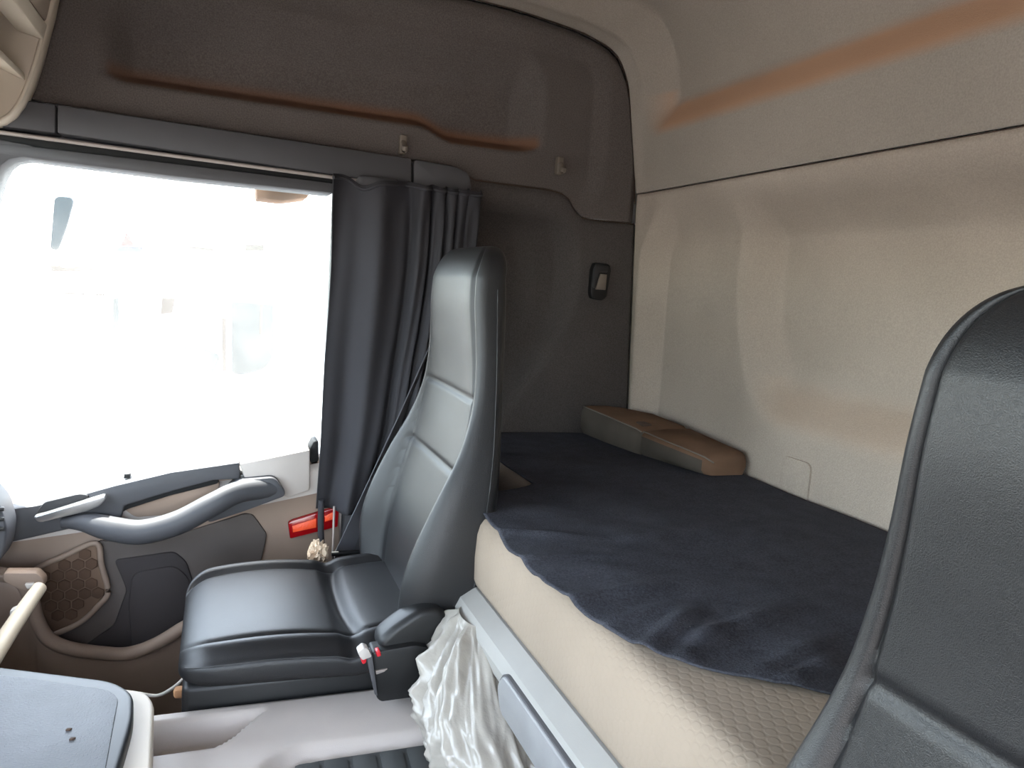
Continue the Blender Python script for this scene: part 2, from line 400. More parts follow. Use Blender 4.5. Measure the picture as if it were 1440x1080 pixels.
# far side, upper panel ------------------------------------------------
def sd_rrect(x, z, cx, cz, hx, hz_, r):
    qx, qz = abs(x - cx) - hx + r, abs(z - cz) - hz_ + r
    return math.hypot(max(qx, 0), max(qz, 0)) + min(max(qx, qz), 0) - r
rows, dust = [], []
nx, nz_ = 230, 70
for i in range(nx + 1):
    t = i / nx
    x = lerp(-0.84, 1.1025, 1 - (1 - t) ** 1.6)
    r, d_ = [], []
    z0, z1 = zlow(x) + 0.002, max(zhigh(x) - 0.003, zlow(x) + 0.006)
    for j in range(nz_ + 1):
        z = lerp(z0, z1, j / nz_)
        bot = 1.648 - 0.030 * sst(0.46, 0.56, x) + 0.004 * sst(0.6, 0.8, x)
        zt = 1.862 + 0.02 * sst(0.0, 0.7, x)
        dl, dr = (x + 0.262) / 0.062, (0.812 - x) / 0.085
        dt, db = (zt - z) / 0.105, (z - bot + 0.004) / 0.030
        u_, v_ = max(0.0, 1 - min(dl, dr)), max(0.0, 1 - min(dt, db))
        f_ = 1 - min(1.0, math.hypot(u_, v_))
        dep = 0.068 * lr(0, 1, f_)
        s2 = sd_rrect(x, z, 0.30, 1.70, 0.70, 0.235, 0.12)
        dep += 0.016 * (1 - lr(-0.05, 0.0, s2))
        lip = 0.012 * sst(0.022, 0.0, min(abs(z1 - z), abs(1.1025 - x)))   # panel edge turns back
        r.append(Vector((x, YS + dep - 0.0 + lip, z)))
        d_.append(sst(0.02, 0.25, f_) * sst(2.1, 1.0, db) * (1 if dt > 1 else 0) * (0.75 + 0.5 * sst(-0.1, 0.5, x)))
    rows.append(r); dust.append(d_)
wall_side = surf('wall_far_upper', rows, M['wall_dark'], None, 0.004, dust)
struct(wall_side, 'dark grey moulded fabric panel high on the far side above the window')
# seam cords along the panel edge
sp = [Vector((p[0] + 0.0015, YS + 0.004, p[1] + 0.0015)) for p in HL[:12]]
s_o = tube('edge_seam', sp, 0.0022, M['seam'], wall_side, 6)
sp = [Vector((p[0], YS + 0.004, p[1])) for p in ZL if 0.55 < p[0] < 1.2]
s_o = tube('edge_seam', sp, 0.0022, M['seam'], wall_side, 6)
# far side, lower panel behind the pillar ------------------------------
LQ = xz([(690, 640), (716, 578), (770, 500), (806, 440), (815, 395), (813, 350), (803, 315), (790, 295), (780, 285)], YS)
LZ = [0.2] + [p[1] for p in LQ]; LX = [0.50] + [p[0] for p in LQ]
rows = []
for i in range(90):
    x = lerp(0.36, 1.1025 + 0.0, i / 89); r = []
    for j in range(80):
        z0, z1 = 0.10, zlow(x) - 0.003
        z = lerp(z0, z1, j / 79)
        xe = 1.1025 + max(0, (1.50 - z)) * 0.060
        xx = lerp(0.36, xe, i / 89)
        xr_ = skey(LZ, LX, z)
        zt_ = 1.478
        u_ = max(0.0, 1 - (xr_ - xx) / 0.060); v_ = max(0.0, 1 - (zt_ - z) / 0.045)
        dep = 0.050 * lr(0, 1, 1 - min(1.0, math.hypot(u_, v_)))
        dep += 0.022 * lr(0, 1, (xr_ - 0.115 - xx) / 0.05) * sst(1.45, 1.38, z)
        r.append(Vector((xx, YS + dep, z)))
    rows.append(r)
wl = surf('wall_far_lower', rows, M['wall_dark_shaded'], None, 0.004)
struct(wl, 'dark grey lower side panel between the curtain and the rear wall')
# rear wall --------------------------------------------------------------
def rear_x(z): return 1.135 - 0.0 * z
rows, dust = [], []
ny, nz_ = 190, 96
YR0 = YS - 0.001
for i in range(ny + 1):
    t = i / ny; y = lerp(YR0, YN, t ** 1.25); r, d_ = [], []
    for j in range(nz_ + 1):
        z = lerp(0.50, 1.5472, j / nz_)
        # corner wrap: starts at the side seam and turns onto the wall
        xe = 1.1065 + max(0, (1.50 - z)) * 0.060
        top = 1 - lr(1.42, 1.535, z)
        tilt = 0.028 * sst(1.30, 0.95, z)
        l0 = lerp(xe, 1.114 + tilt * 0.3, sst(YR0, YR0 - 0.045, y))
        yl = 1.935 - 0.06 * sst(1.36, 1.50, z)
        l1 = 0.060 * lr(yl, yl - 0.066, y, 0.2) * top
        ye = 1.555 - 0.09 * sst(1.30, 0.95, z)
        bot = 0.995
        yc = 0.775; hy = ye - yc
        s = sd_rrect(y, z, yc, (bot + 1.56) / 2, hy, (1.56 - bot) / 2, 0.10)
        l2 = 0.066 * (1 - lr(-0.085, 0.0, s, 0.2)) * top
        r.append(Vector((l0 + l1 + l2, y, z)))
        d_.append(sst(-0.11, -0.05, s) * (1 - sst(-0.02, 0.03, s)) * (0.85 if z < bot + 0.10 else 0.12 * sst(1.3, 1.0, z)) * sst(1.50, 1.36, y))
    rows.append(r); dust.append(d_)
wall_rear = surf('wall_rear', rows, M['wall_light'], None, 0.004, dust, offset=1.0)
struct(wall_rear, 'light grey moulded rear wall panel behind the bunk')
# small access flap low on the rear wall
fl = prism('access_flap', rrect(1.292, 0.880, 0.044, 0.050, 0.016), 0, 1.1775, 1.1865, M['wall_light'], wall_rear, 0.0015)
# horizontal seam between rear wall and headliner
tube('panel_seam', [Vector((1.1065 + 0.0085 * sst(YR0, YR0 - 0.045, y), y, 1.5482)) for y in [lerp(YR0, YN, k / 60) for k in range(61)]], 0.0013, M['seam'], wall_rear, 6)
# headliner ---------------------------------------------------------------
prof = spath([Vector((p[0], 0, p[1])) for p in [(1.103, 1.549)] + HL[1:]], 8)
arc = [0.0]
for a, b in zip(prof, prof[1:]): arc.append(arc[-1] + (b - a).length)
rows, dust = [], []
for i in range(171):
    t = i / 170; y = lerp(YR0, YN, t ** 1.25); r, d_ = [], []
    for k, p in enumerate(prof):
        tn = (prof[min(k + 1, len(prof) - 1)] - prof[max(k - 1, 0)]).normalized()
        nrm = Vector((tn.z, 0, -tn.x))            # points away from the cab
        if nrm.x < 0 and p.z < 1.9: nrm = -nrm
        if p.z > 1.9 and nrm.z < 0: nrm = -nrm
        s = arc[k]
        wrap = 0.012 * sst(YR0, YR0 - 0.045, y) * (1 - sst(0.25, 0.6, s) * 0.4)
        yl = 1.935 - 0.02 * sst(0.15, 0.4, s)
        rec = sd_rrect(y, s, 0.775, 0.145 + 0.4, yl - 0.775, 0.4, 0.09)
        dep = 0.070 * (1 - lr(-0.085, 0.0, rec))
        # a shallower shoulder under the ledge
        r.append(Vector((p.x, y, p.z)) + nrm * (wrap + dep))
        d_.append(sst(-0.09, -0.06, rec) * (1 - sst(-0.02, 0.004, rec)) * (1 if s < 0.26 else 0) * sst(1.93, 1.80, y) * 1.1)
    rows.append(r); dust.append(d_)
ceil = surf('ceiling', rows, M['head'], None, 0.004, dust, offset=1.0)
struct(ceil, 'light fabric headliner curving from the rear wall over the roof')
# joint mark in the headliner edge
# outer skin: rear, far side (with window opening), near side, roof, front
def shell(name, a, b, label): return struct(box(name, a, b, M['skin_outer'], None, 0.0), label)
shell('wall_outer_rear', (1.27, -0.55, -0.2), (1.30, 2.12, 2.2), 'painted outer rear skin of the cab')
shell('roof', (-1.0, -0.55, 2.12), (1.30, 2.12, 2.15), 'painted outer roof skin of the cab')
so_ = box('wall_outer_far', (-1.0, 2.06, 1.475), (1.30, 2.09, 2.2), M['skin_outer'], None, 0)
struct(so_, 'painted outer side skin of the cab on the far side')
for a, b in (((-1.0, 2.06, -0.2), (0.26, 2.09, 0.64)), ((0.262, 2.06, -0.2), (1.30, 2.09, 1.473)), ((-1.0, 2.06, 0.642), (-0.56, 2.09, 1.473))):
    box('skin_panel', a, b, M['skin_outer'], so_, 0)
so_ = box('wall_near', (-1.0, YN - 0.06, 1.475), (1.30, YN - 0.01, 2.2), M['wall_dark'], None, 0)
struct(so_, 'dark grey side wall behind the near seat')
# (the near door stands open: its opening runs from the sill up)
for a, b in (((-1.0, YN - 0.06, -0.2), (0.36, YN - 0.01, 0.115)), ((0.362, YN - 0.06, -0.2), (1.30, YN - 0.01, 1.473)), ((-1.0, YN - 0.06, 0.117), (-0.62, YN - 0.01, 1.473))):
    box('side_panel', a, b, M['door_beige'], so_, 0)
# front of the cab
struct(box('wall_front', (-1.02, YN - 0.06, -0.2), (-0.98, 2.09, 0.80), M['dash'], None, 0), 'front bulkhead under the windscreen')
struct(box('trim_front', (-1.0, YN - 0.06, 1.66), (-0.74, 2.09, 2.12), M['head'], None, 0.01), 'header panel above the windscreen')
ws = prism('window_2', [(-1.0, 0.80), (-0.80, 1.66), (-0.794, 1.66), (-0.994, 0.80)], 1, YN, 2.05, M['windscreen'], None, 0)
struct(ws, 'windscreen at the front of the cab')
struct(box('floor', (-1.0, YN - 0.02, 0.08), (1.27, 2.06, 0.12), M['floor'], None, 0), 'dark dusty cab floor')
for nm, y0, y1 in (('trim_2', 1.93, 2.06), ('trim_3', YN - 0.01, YN + 0.10)):
    pp = prism(nm, [(-0.99, 0.80), (-0.78, 1.70), (-0.66, 1.70), (-0.63, 1.475), (-0.62, 0.80)] if nm == 'trim_3' else [(-0.99, 0.80), (-0.78, 1.70), (-0.66, 1.70), (-0.60, 0.80)], 1, y0, y1, M['trim'], None, 0.006)
    struct(pp, 'windscreen pillar beside the %s door' % ('far' if nm == 'trim_2' else 'near'))

# ================================================================== trim strip above the window
ty0, ty1 = 1.925, 2.0
st_root = empty('trim_1', (0.2, ty1, 1.53)); struct(st_root, 'grey plastic trim strip running above the window')
TY = 1.93
def seg_px(name, pts, y0, y1, m_, parent, bevel=0.004, rnd=0.0):
    q = xz(pts, y0)
    if rnd: q = rpoly(q, rnd)
    return prism(name, q, 1, y0, y1, m_, parent, bevel)
seg_px('strip_section', [(-60, 127), (78, 147), (78, 187), (-60, 170)], TY, ty1, M['trim'], st_root)
seg_px('strip_section', [(80.5, 147), (579, 223), (579, 262), (80.5, 187)], TY, ty1, M['trim'], st_root)
q = xz([(582, 224), (640, 234), (660, 244), (664, 268), (640, 272), (582, 262)], TY)
prism('strip_section', rpoly(q, 0.012), 1, TY, ty1, M['trim'], st_root, 0.004)
# ================================================================== far door
door = empty('door_1', (-0.1, 1.96, 0.14)); struct(door, 'far cab door with armrest, speaker grille and storage pocket')
# frame above the glass: rail, seal, frame
def bar_px(name, top, bot, y0, y1, m_, parent, bevel=0.003):
    return seg_px(name, top + bot[::-1], y0, y1, m_, parent, bevel)
bar_px('frame_seal', [(-60, 176), (470, 247)], [(-60, 196), (470, 258)], 1.955, 2.0, M['rubber'], door)
fr = bar_px('window_frame', [(-60, 194), (60, 207), (250, 230), (470, 257)], [(-60, 208), (60, 225), (250, 249), (470, 272)], 1.945, 2.05, M['trim'], door, 0.006)
# front upper corner of the frame, rounded
q = xz([(-60, 190), (0, 196), (40, 203), (60, 210), (58, 222), (28, 221), (12, 224), (2, 232), (-6, 246), (-22, 300), (-45, 690), (-70, 690)], 1.945)
prism('window_frame', q, 1, 1.947, 2.05, M['trim'], door, 0.004)
# rear frame of the window behind the curtain
box('window_frame', (0.268, 1.95, 0.80), (0.30, 2.05, 1.475), M['trim_dark'], door, 0.006)
# black seal end next to the curtain
seg_px('corner_seal', [(436, 630), (441, 621), (448, 620), (449, 690), (436, 695)], 1.90, 1.96, M['rubber'], door, 0.003)
gp = box('window_1', (-0.60, 2.000, 0.70), (0.26, 2.005, 1.49), M['glass'], None, 0)
struct(gp, 'dusty window glass of the far door, glaring with daylight')
# sill
q = xz([(-60, 698), (0, 690), (335, 649), (445, 628)], 1.965)
sill = [(a, b) for a, b in q] + [(a, b - 0.03) for a, b in q[::-1]]
bm = bmesh.new()
tp = []
for (a, b) in q:
    f = key([-0.6, 0.3], [0.0, 1.0], a)
    tp.append([Vector((a, 2.03, b + 0.012)), Vector((a, 1.965, b)), Vector((a, 1.905, b - 0.022)), Vector((a, 1.885, b - 0.042)), Vector((a, 1.885, b - 0.10)), Vector((a, 2.03, b - 0.10))])
loft('sill', tp, M['tunnel'], door, 35)
seg_px('sill_button', [(174, 667), (183, 666), (183, 672), (174, 673)], 1.90, 1.93, M['black'], door, 0.001)
# rear trim block next to the pillar
seg_px('rear_trim_block', [(336, 652), (372, 645), (436, 632), (436, 690), (405, 700), (345, 676)], 1.868, 1.95, M['tunnel'], door, 0.006)
# inner door panel
q = xz([(-60, 745), (13, 735), (110, 715), (240, 680), (345, 668), (470, 640), (478, 700), (478, 1060), (-60, 1060)], 1.90)
pan = prism('door_panel', q, 1, 1.90, 1.955, M['door_beige'], door, 0.006)
# dark upper band with the door opener
band = seg_px('upper_band', [(-40, 722), (14, 716), (50, 711), (110, 697), (160, 683), (240, 664), (337, 650), (338, 674), (300, 676), (240, 692), (175, 712), (170, 730), (185, 752), (150, 752), (108, 742), (13, 764), (-40, 775)], 1.868, 1.94, M['armrest'], door, 0.006)
bowl = seg_px('opener_bowl', [(50, 722), (62, 706), (112, 694), (126, 697), (120, 708), (60, 726)], 1.862, 1.872, M['trim_dark'], door, 0.004, 0.008)
seg_px('opener_lever', [(46, 727), (127, 702), (147, 696), (149, 702), (140, 712), (120, 720), (58, 735), (52, 734)], 1.845, 1.863, M['silver'], door, 0.004, 0.006)
# arm pull: thick bar looping away from the door
ap = [at(88, 735, 1, 1.868), at(120, 735, 1, 1.853), at(160, 744, 1, 1.83), at(200, 748, 1, 1.818), at(250, 735, 1, 1.815), at(300, 709, 1, 1.82), at(336, 692, 1, 1.835), at(385, 686, 1, 1.862)]
tube('arm_pull', spath(ap, 8), lambda t: 0.012 + 0.012 * sst(0, 0.25, t) + 0.004 * math.sin(t * math.pi), M['armrest'], door, 16, 0.9)
seg_px('armrest_end', [(300, 706), (335, 676), (387, 671), (404, 697), (345, 719), (290, 737)], 1.842, 1.90, M['armrest'], door, 0.012, 0.015)
seg_px('pull_recess', [(168, 712), (178, 702), (240, 688), (305, 674), (310, 682), (298, 700), (245, 724), (190, 728)], 1.884, 1.900, M['door_beige'], door, 0.003, 0.01)
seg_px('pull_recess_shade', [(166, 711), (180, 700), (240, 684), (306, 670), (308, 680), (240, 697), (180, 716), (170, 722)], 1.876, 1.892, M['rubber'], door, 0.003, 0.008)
# dark insert with deep pocket
seg_px('insert', [(137, 760), (210, 765), (345, 722), (356, 724), (376, 752), (366, 795), (300, 900), (240, 935), (110, 930), (62, 900), (120, 872), (154, 832)], 1.893, 1.93, M['door_dark'], door, 0.004, 0.01)
seg_px('pocket_back', [(160, 788), (245, 776), (262, 790), (275, 830), (262, 925), (150, 930), (110, 915), (160, 880), (178, 830)], 1.887, 1.91, M['door_pocket'], door, 0.004, 0.012)
seg_px('pocket_ridge', [(186, 806), (246, 795), (268, 815), (262, 925), (186, 925), (180, 850)], 1.882, 1.90, M['door_pocket'], door, 0.006, 0.02)
# speaker grille
gr = seg_px('speaker_grille', [(40, 812), (58, 796), (90, 783), (134, 764), (151, 832), (118, 872), (64, 896), (48, 860)], 1.887, 1.91, M['grille'], door, 0.003, 0.01)
poly = [Vector((a, b)) for a, b in xz([(52, 812), (62, 802), (92, 788), (130, 772), (144, 830), (114, 864), (70, 880), (56, 855)], 1.887)]
def inside(p, poly):
    c = False; n = len(poly)
    for i in range(n):
        a, b = poly[i], poly[i - 1]
        if (a.y > p[1]) != (b.y > p[1]) and p[0] < (b.x - a.x) * (p[1] - a.y) / (b.y - a.y) + a.x: c = not c
    return c
hexme = None; HR = 0.0150
x0, z0 = min(p.x for p in poly), min(p.y for p in poly)
for a in range(-1, 9):
    for b in range(-1, 11):
        cx = x0 + (a + 0.5 * (b % 2)) * HR * 1.80; cz = z0 + b * HR * 1.57
        if not inside((cx, cz), poly): continue
        if hexme is None:
            ho = prism('grille_cell', [(HR * 0.93 * math.sin(k * math.pi / 3), HR * 0.93 * math.cos(k * math.pi / 3)) for k in range(6)], 1, -0.0035, 0.004, M['cell'], gr, 0.0012, 1)
            hexme = ho.data
        else:
            ho = bpy.data.objects.new('grille_cell', hexme); COL.objects.link(ho); ho.parent = gr
        ho.matrix_parent_inverse = Matrix.Identity(4); ho.location = (cx, 1.887, cz)
fp = [at(*p, 1, 1.886) for p in ((38, 815), (56, 797), (90, 782), (135, 764), (143, 795), (152, 832), (140, 850), (112, 876), (62, 898))]
tube('grille_rim', spath(fp, 6), 0.0065, M['door_beige'], gr, 10)
# pocket lip and lower door skin
lp = spath([at(*p, 1, 1.815) for p in ((-60, 800), (20, 812), (42, 838), (52, 872), (68, 898), (95, 911), (140, 918), (180, 919), (220, 905), (262, 880), (330, 845), (420, 820))], 8)
tube('pocket_lip', lp, 0.015, M['door_beige'], door, 12)
rows = []
for p in lp:
    rows.append([Vector((p.x, p.y + 0.004 + 0.10 * sst(0, 1, t) * 0.6, lerp(p.z, 0.125, t))) for t in [k / 12 for k in range(13)]])
surf('lower_skin', rows, M['door_beige'], door, 0.006)
# red marker lamp in the rear edge of the door
lamp = seg_px('marker_lamp', [(405, 736), (412, 732), (474, 713), (477, 716), (475, 741), (408, 758)], 1.885, 1.91, M['lens'], door, 0.003, 0.004)
seg_px('lens_glint', [(411, 740), (445, 729), (445, 742), (412, 749)], 1.882, 1.89, M['lens_lit'], lamp, 0.001)  # sunlight gleaming in the red lens, painted as brighter orange patches
seg_px('lens_glint', [(457, 726), (471, 719), (470, 730), (457, 734)], 1.882, 1.89, M['lens_lit'], lamp, 0.001)

# pillar behind the door
pil = struct(box('trim_4', (0.302, 1.895, 0.12), (0.40, 2.05, 1.50), M['trim'], None, 0.012, 3), 'grey door pillar behind the curtain')
box('pillar_edge', (0.292, 1.905, 0.13), (0.301, 2.04, 1.48), M['tunnel'], pil, 0.002)

# ================================================================== seats
def sgnpow(v, e): return math.copysign(abs(v) ** e, v)
SY = 1.46                                              # centre of the far seat
def make_backrest(parent, yc):
    Z = [.58, .68, .76, .88, .96, 1.04, 1.10, 1.155, 1.23, 1.33]
    XF = [.345, .352, .364, .394, .412, .423, .424, .420, .414, .420]
    XB = [.455, .472, .48, .486, .489, .490, .492, .494, .495, .488]
    Wd = [.212, .236, .240, .229, .213, .194, .183, .175, .166, .154]
    Bo = [.045, .066, .068, .056, .036, .018, .010, .005, .002, 0]
    z0, z1 = .585, 1.328; n = 132; rows = []
    nr = 150
    zs = [lerp(z0, z1, (i / nr) ** 1.0) for i in range(nr + 1)]
    zs = [z for z in zs if z < z1 - 0.06] + [z1 - 0.06 + 0.06 * math.sin(k / 22 * math.pi / 2) for k in range(22)] + [z1 - 1e-5]
    seam_a, seam_b = [], []
    for z in zs:
        xf, xb, wd, bo = (skey(Z, q, z) for q in (XF, XB, Wd, Bo))
        ct = max(0.0, (z - (z1 - 0.06)) / 0.06); cb = max(0.0, (z0 + 0.03 - z) / 0.03)
        k1 = (1 - ct ** 2.4) ** (1 / 2.4) if ct < 1 else 0.0
        k2 = (1 - cb ** 2.4) ** (1 / 2.4) if cb < 1 else 0.0
        kk = k1 * max(k2, 0.2)
        wd2 = wd - 0.055 * (1 - k1) - 0.03 * (1 - k2); th = (xb - xf) * (0.12 + 0.88 * kk); mid = (xf + xb) / 2 + 0.012 * ct
        r = []
        for k in range(n):
            a = 2 * math.pi * k / n
            v = sgnpow(math.cos(a), 0.5); u = sgnpow(math.sin(a), 0.5)
            av = abs(v); x = mid - th / 2 * u; y = yc + wd2 * v
            if u > 0:
                vs = 0.72 + 0.16 * sst(0.72, 1.08, z)
                x -= bo * sst(vs - 0.08, vs + 0.19, av) * min(1, u * 1.2) * kk
                flat = sst(0.6, 0.95, u)
                x += 0.0075 * math.exp(-((av - vs) / 0.022) ** 2) * kk * sst(0.4, 0.8, u)
                if av < vs + 0.02:
                    for zz in (1.046, 0.908): x += 0.0050 * math.exp(-((z - zz - 0.006 * (1 - av * av)) / 0.0055) ** 2) * flat
                    x -= 0.004 * math.sin(max(0, min(1, (z - 0.905) / 0.135)) * math.pi) * flat * (1 - av)
            r.append(Vector((x, y, z)))
        rows.append(r)
    o = loft('backrest', rows, M['leather'], parent)
    i0 = 6
    for sgn in (1, -1):
        ka = int(n * (0.061 if sgn > 0 else 0.5 - 0.061)); kb = int(n * (0.985 if sgn > 0 else 0.515)) % n
        for kx in (kb,):
            pts = [rows[i][kx] + Vector((-0.0003 if kx == ka else 0.0, 0.0004 * sgn, 0)) for i in range(i0, len(rows) - (52 if kx == ka else 26))]
            tube('side_seam', pts, 0.0012, M['stitch'], o, 6)
    return o
def make_cushion(parent, yc):
    X = [-.055, 0.0, .10, .20, .228, .255, .32, .38]
    ZT = [.612, .625, .632, .626, .617, .628, .636, .640]
    ZB = [.565, .560, .558, .556, .556, .556, .558, .56]
    Wd = [.195, .212, .219, .221, .221, .221, .220, .212]
    x0, x1 = -.052, .385; rows = []; n = 120
    xs = [x0 + 0.05 * (1 - math.cos(k / 18 * math.pi / 2)) for k in range(18)] + [lerp(x0 + 0.05, x1, k / 80) for k in range(81)]
    for x in xs:
        zt, zb, wd = (skey(X, q, x) for q in (ZT, ZB, Wd))
        c = max(0.0, (x0 + 0.05 - x) / 0.05); k1 = (1 - c ** 2.5) ** (1 / 2.5) if c < 1 else 0.02
        k1 = max(k1, 0.02)
        wd2 = wd - 0.05 * (1 - k1); th = (zt - zb) * (0.25 + 0.75 * k1); mid = (zt + zb) / 2 - 0.006 * (1 - k1)
        r = []
        for k in range(n):
            a = 2 * math.pi * k / n; v = sgnpow(math.cos(a), 0.5); u = sgnpow(math.sin(a), 0.5); av = abs(v)
            z = mid + th / 2 * u; y = yc + wd2 * v
            if u > 0:
                flat = sst(0.6, 0.95, u)
                z += 0.016 * sst(0.68, 0.86, av) * flat * k1
                z -= 0.0080 * math.exp(-((av - 0.72) / 0.03) ** 2) * flat * k1
                if av < 0.74:
                    xc = 0.226 + 0.02 * (av / 0.72) ** 2
                    z -= 0.0065 * math.exp(-((x - xc) / 0.010) ** 2) * flat
                    z += 0.004 * (1 - av * av) * flat * math.sin(min(1, max(0, (x + 0.05) / 0.27)) * math.pi)
            r.append(Vector((x, y, z)))
        rows.append(r)
    o = loft('cushion', rows, M['leather'], parent)
    for sgn in (1, -1):
        kb = int(n * (0.035 if sgn > 0 else 0.465))
        pts = [rows[i][kb] + Vector((0, 0.0006 * sgn, 0)) for i in range(8, len(rows) - 2, 2)]
        tube('side_seam', pts, 0.0016, M['stitch'], o, 6)
    return o
seat = empty('truck_seat', (0.2, SY, 0.12))
tag(seat, 'black leather seat by the window curtain, seen from its side with belt buckle bracket', 'seat', 'black leather truck seats')
make_cushion(seat, SY); make_backrest(seat, SY)
box('base', (-0.045, SY - 0.185, 0.30), (0.40, SY + 0.185, 0.566), M['black'], seat, 0.012, 3)
box('pedestal', (0.02, SY - 0.16, 0.121), (0.36, SY + 0.16, 0.30), M['black'], seat, 0.02, 3)
# recliner shroud at the foot of the backrest, on the inboard side
sh = [(0.262, 0.652), (0.285, 0.672), (0.330, 0.700), (0.365, 0.700), (0.400, 0.66), (0.400, 0.60), (0.30, 0.60), (0.262, 0.63)]
prism('recliner_shroud', rpoly(sh, 0.02), 1, SY - 0.262, SY - 0.205, M['black'], seat, 0.012, 3)
prism('recliner_plate', rpoly([(0.30, 0.58), (0.345, 0.66), (0.385, 0.68), (0.40, 0.60), (0.36, 0.57)], 0.01), 1, SY + 0.212, SY + 0.228, M['rust'], seat, 0.002)
box('slide_lever', (-0.060, SY - 0.13, 0.515), (-0.035, SY - 0.11, 0.532), M['rust'], seat, 0.006)
# the second seat, nearest the viewer: copies of the same parts
def copy_tree(o, parent=None):
    c = o.copy(); COL.objects.link(c); c.parent = parent
    c.matrix_parent_inverse = o.matrix_parent_inverse.copy()
    for ch in list(o.children): copy_tree(ch, c)
    return c
seat2 = copy_tree(seat); seat2.location = (0.2, 0.210, 0.070)
for ch in seat2.children:
    if ch.name.startswith('pedestal'): ch.location.z += 0.050
seat2['label'] = 'black leather seat closest to the viewer, cut off by the right edge'
# buckle bracket (only the far seat shows it)
bx = SY - 0.232
bk = prism('buckle_bracket', rpoly(xz([(521, 912), (580, 902), (600, 905), (600, 972), (533, 981), (527, 975)], bx - 0.03), 0.006), 1, bx - 0.045, bx - 0.005, M['black'], seat, 0.003)
prism('bracket_tab', xz([(513, 915), (522, 912), (531, 978), (527, 976)], bx - 0.05), 1, bx - 0.052, bx - 0.044, M['trim'], bk, 0.001)
bu = prism('buckle', rpoly(xz([(501, 912), (509, 905), (516, 907), (521, 918), (508, 923), (505, 920)], bx - 0.04), 0.003), 1, bx - 0.055, bx - 0.035, M['clear'], seat, 0.002)
prism('release_button', xz([(506, 923), (515, 921), (514, 930), (509, 932)], bx - 0.045), 1, bx - 0.052, bx - 0.037, M['red'], bu, 0.002)
prism('release_button', xz([(525, 908), (531, 906), (533, 914), (527, 916)], bx - 0.03), 1, bx - 0.052, bx - 0.037, M['red'], bu, 0.002)
prism('bracket_slot', xz([(528, 943), (545, 940), (540, 944), (529, 948)], bx - 0.047), 1, bx - 0.049, bx - 0.043, M['rail'], bk, 0.0005)

# ================================================================== belt, curtain
b0, b1, b2 = at(626, 440, 1, 1.80), at(603, 492, 1, 1.79), at(484, 776, 1, 1.775)
bp = [(Vector((0.52, 1.87, 1.22)), (0.4, 0.9, 0)), (b0, (0.3, 0.95, 0)), (b1, (0.35, 0.9, 0.0)), (lerp(b1, b2, 0.33), (0.5, 0.85, 0)), (lerp(b1, b2, 0.66), (0.7, 0.6, 0.1)), (b2, (0.95, 0.25, 0.2)), (b2 + Vector((-0.006, 0.005, -0.05)), (0.95, 0.25, 0.2))]
belt = ribbon('seat_belt', bp, 0.046, 0.0025, M['belt'], None)
tag(belt, 'dark grey seat belt strap running diagonally beside the curtain', 'seat belt')
g = empty('belt_guide', at(485, 790, 1, 1.775)); tag(g, 'black belt guide bar at the low end of the seat belt', 'belt guide')
tube('guide_bar', [at(466, 779, 1, 1.765), at(506, 776, 1, 1.765)], 0.006, M['black'], g, 10)
box('anchor', at(468, 800, 1, 1.79) + Vector((0, 0, 0)), at(506, 782, 1, 1.79) + Vector((0, 0.03, 0)), M['black'], g, 0.004)
tube('guide_post', [at(470, 712, 1, 1.80), at(468, 780, 1, 1.79)], 0.0028, M['rail'], g, 8)

def curtain_pt(u, v):
    """u 0..1 front to rear, v 0..1 top to bottom"""
    xl = skey([0, .3, .75, 1], [.240, .246, .233, .229], v)
    xr = skey([0, .3, .7, 1], [.612, .60, .545, .47], v)
    x = lerp(xl, xr, u)
    ph = 2 * math.pi * (2.3 * u + 6.6 * sst(0.38, 1.0, u) * (u - 0.38))
    amp = lerp(0.020, 0.018, u) * (0.75 + 0.35 * math.sin(3.1 * u + 1)) * lerp(1.0, 0.85, v)
    ph += 0.35 * math.sin(4 * v + 5 * u)
    y = 1.878 - 0.045 * sst(0.5, 0.82, v) + amp * math.sin(ph) + 0.006 * math.sin(2.3 * ph + 3 * v) * sst(0.0, 0.12, v)
    x += 0.010 * math.cos(ph) * sst(0.3, 1, u)
    # a sagging pucker below the heading
    pk = math.exp(-((u - 0.20) / 0.07) ** 2) * math.exp(-((v - 0.06 ) / 0.09) ** 2)
    zt = 1.492 - 0.020 * math.exp(-((u - 0.19) / 0.07) ** 2) + 0.004 * math.sin(ph * 1.0)
    zb = lerp(0.688, 0.655, u)
    z = lerp(zt, zb, v)
    if v > 0.8: y += 0.012 * math.sin(ph + 1.2) * sst(0.8, 1, v)
    return Vector((x, y, z))
rows = [[curtain_pt(i / 150, j / 80) for j in range(81)] for i in range(151)]
cur = surf('curtain', rows, M['curtain'], None, 0.002)
tag(cur, 'dark grey pleated cab curtain drawn back beside the window', 'curtain')
hem = [curtain_pt(i / 150, 0.012) + Vector((0, -0.003, 0)) for i in range(0, 151)]
tube('heading_tape', hem, 0.004, M['curtain'], cur, 6)
tube('tie_strap', spath([at(452, 703, 1, 1.835), at(451, 735, 1, 1.835), at(452, 764, 1, 1.835)], 5), 0.0075, M['curtain'], cur, 10)
rl = tube('curtain_rail', [at(-60, 177.5, 1, 1.935), at(0, 186, 1, 1.935), at(466, 249, 1, 1.935), at(640, 272, 1, 1.935)], 0.0045, M['rail'], None, 8)
tag(rl, 'thin metal curtain rail under the grey trim strip', 'curtain rail')

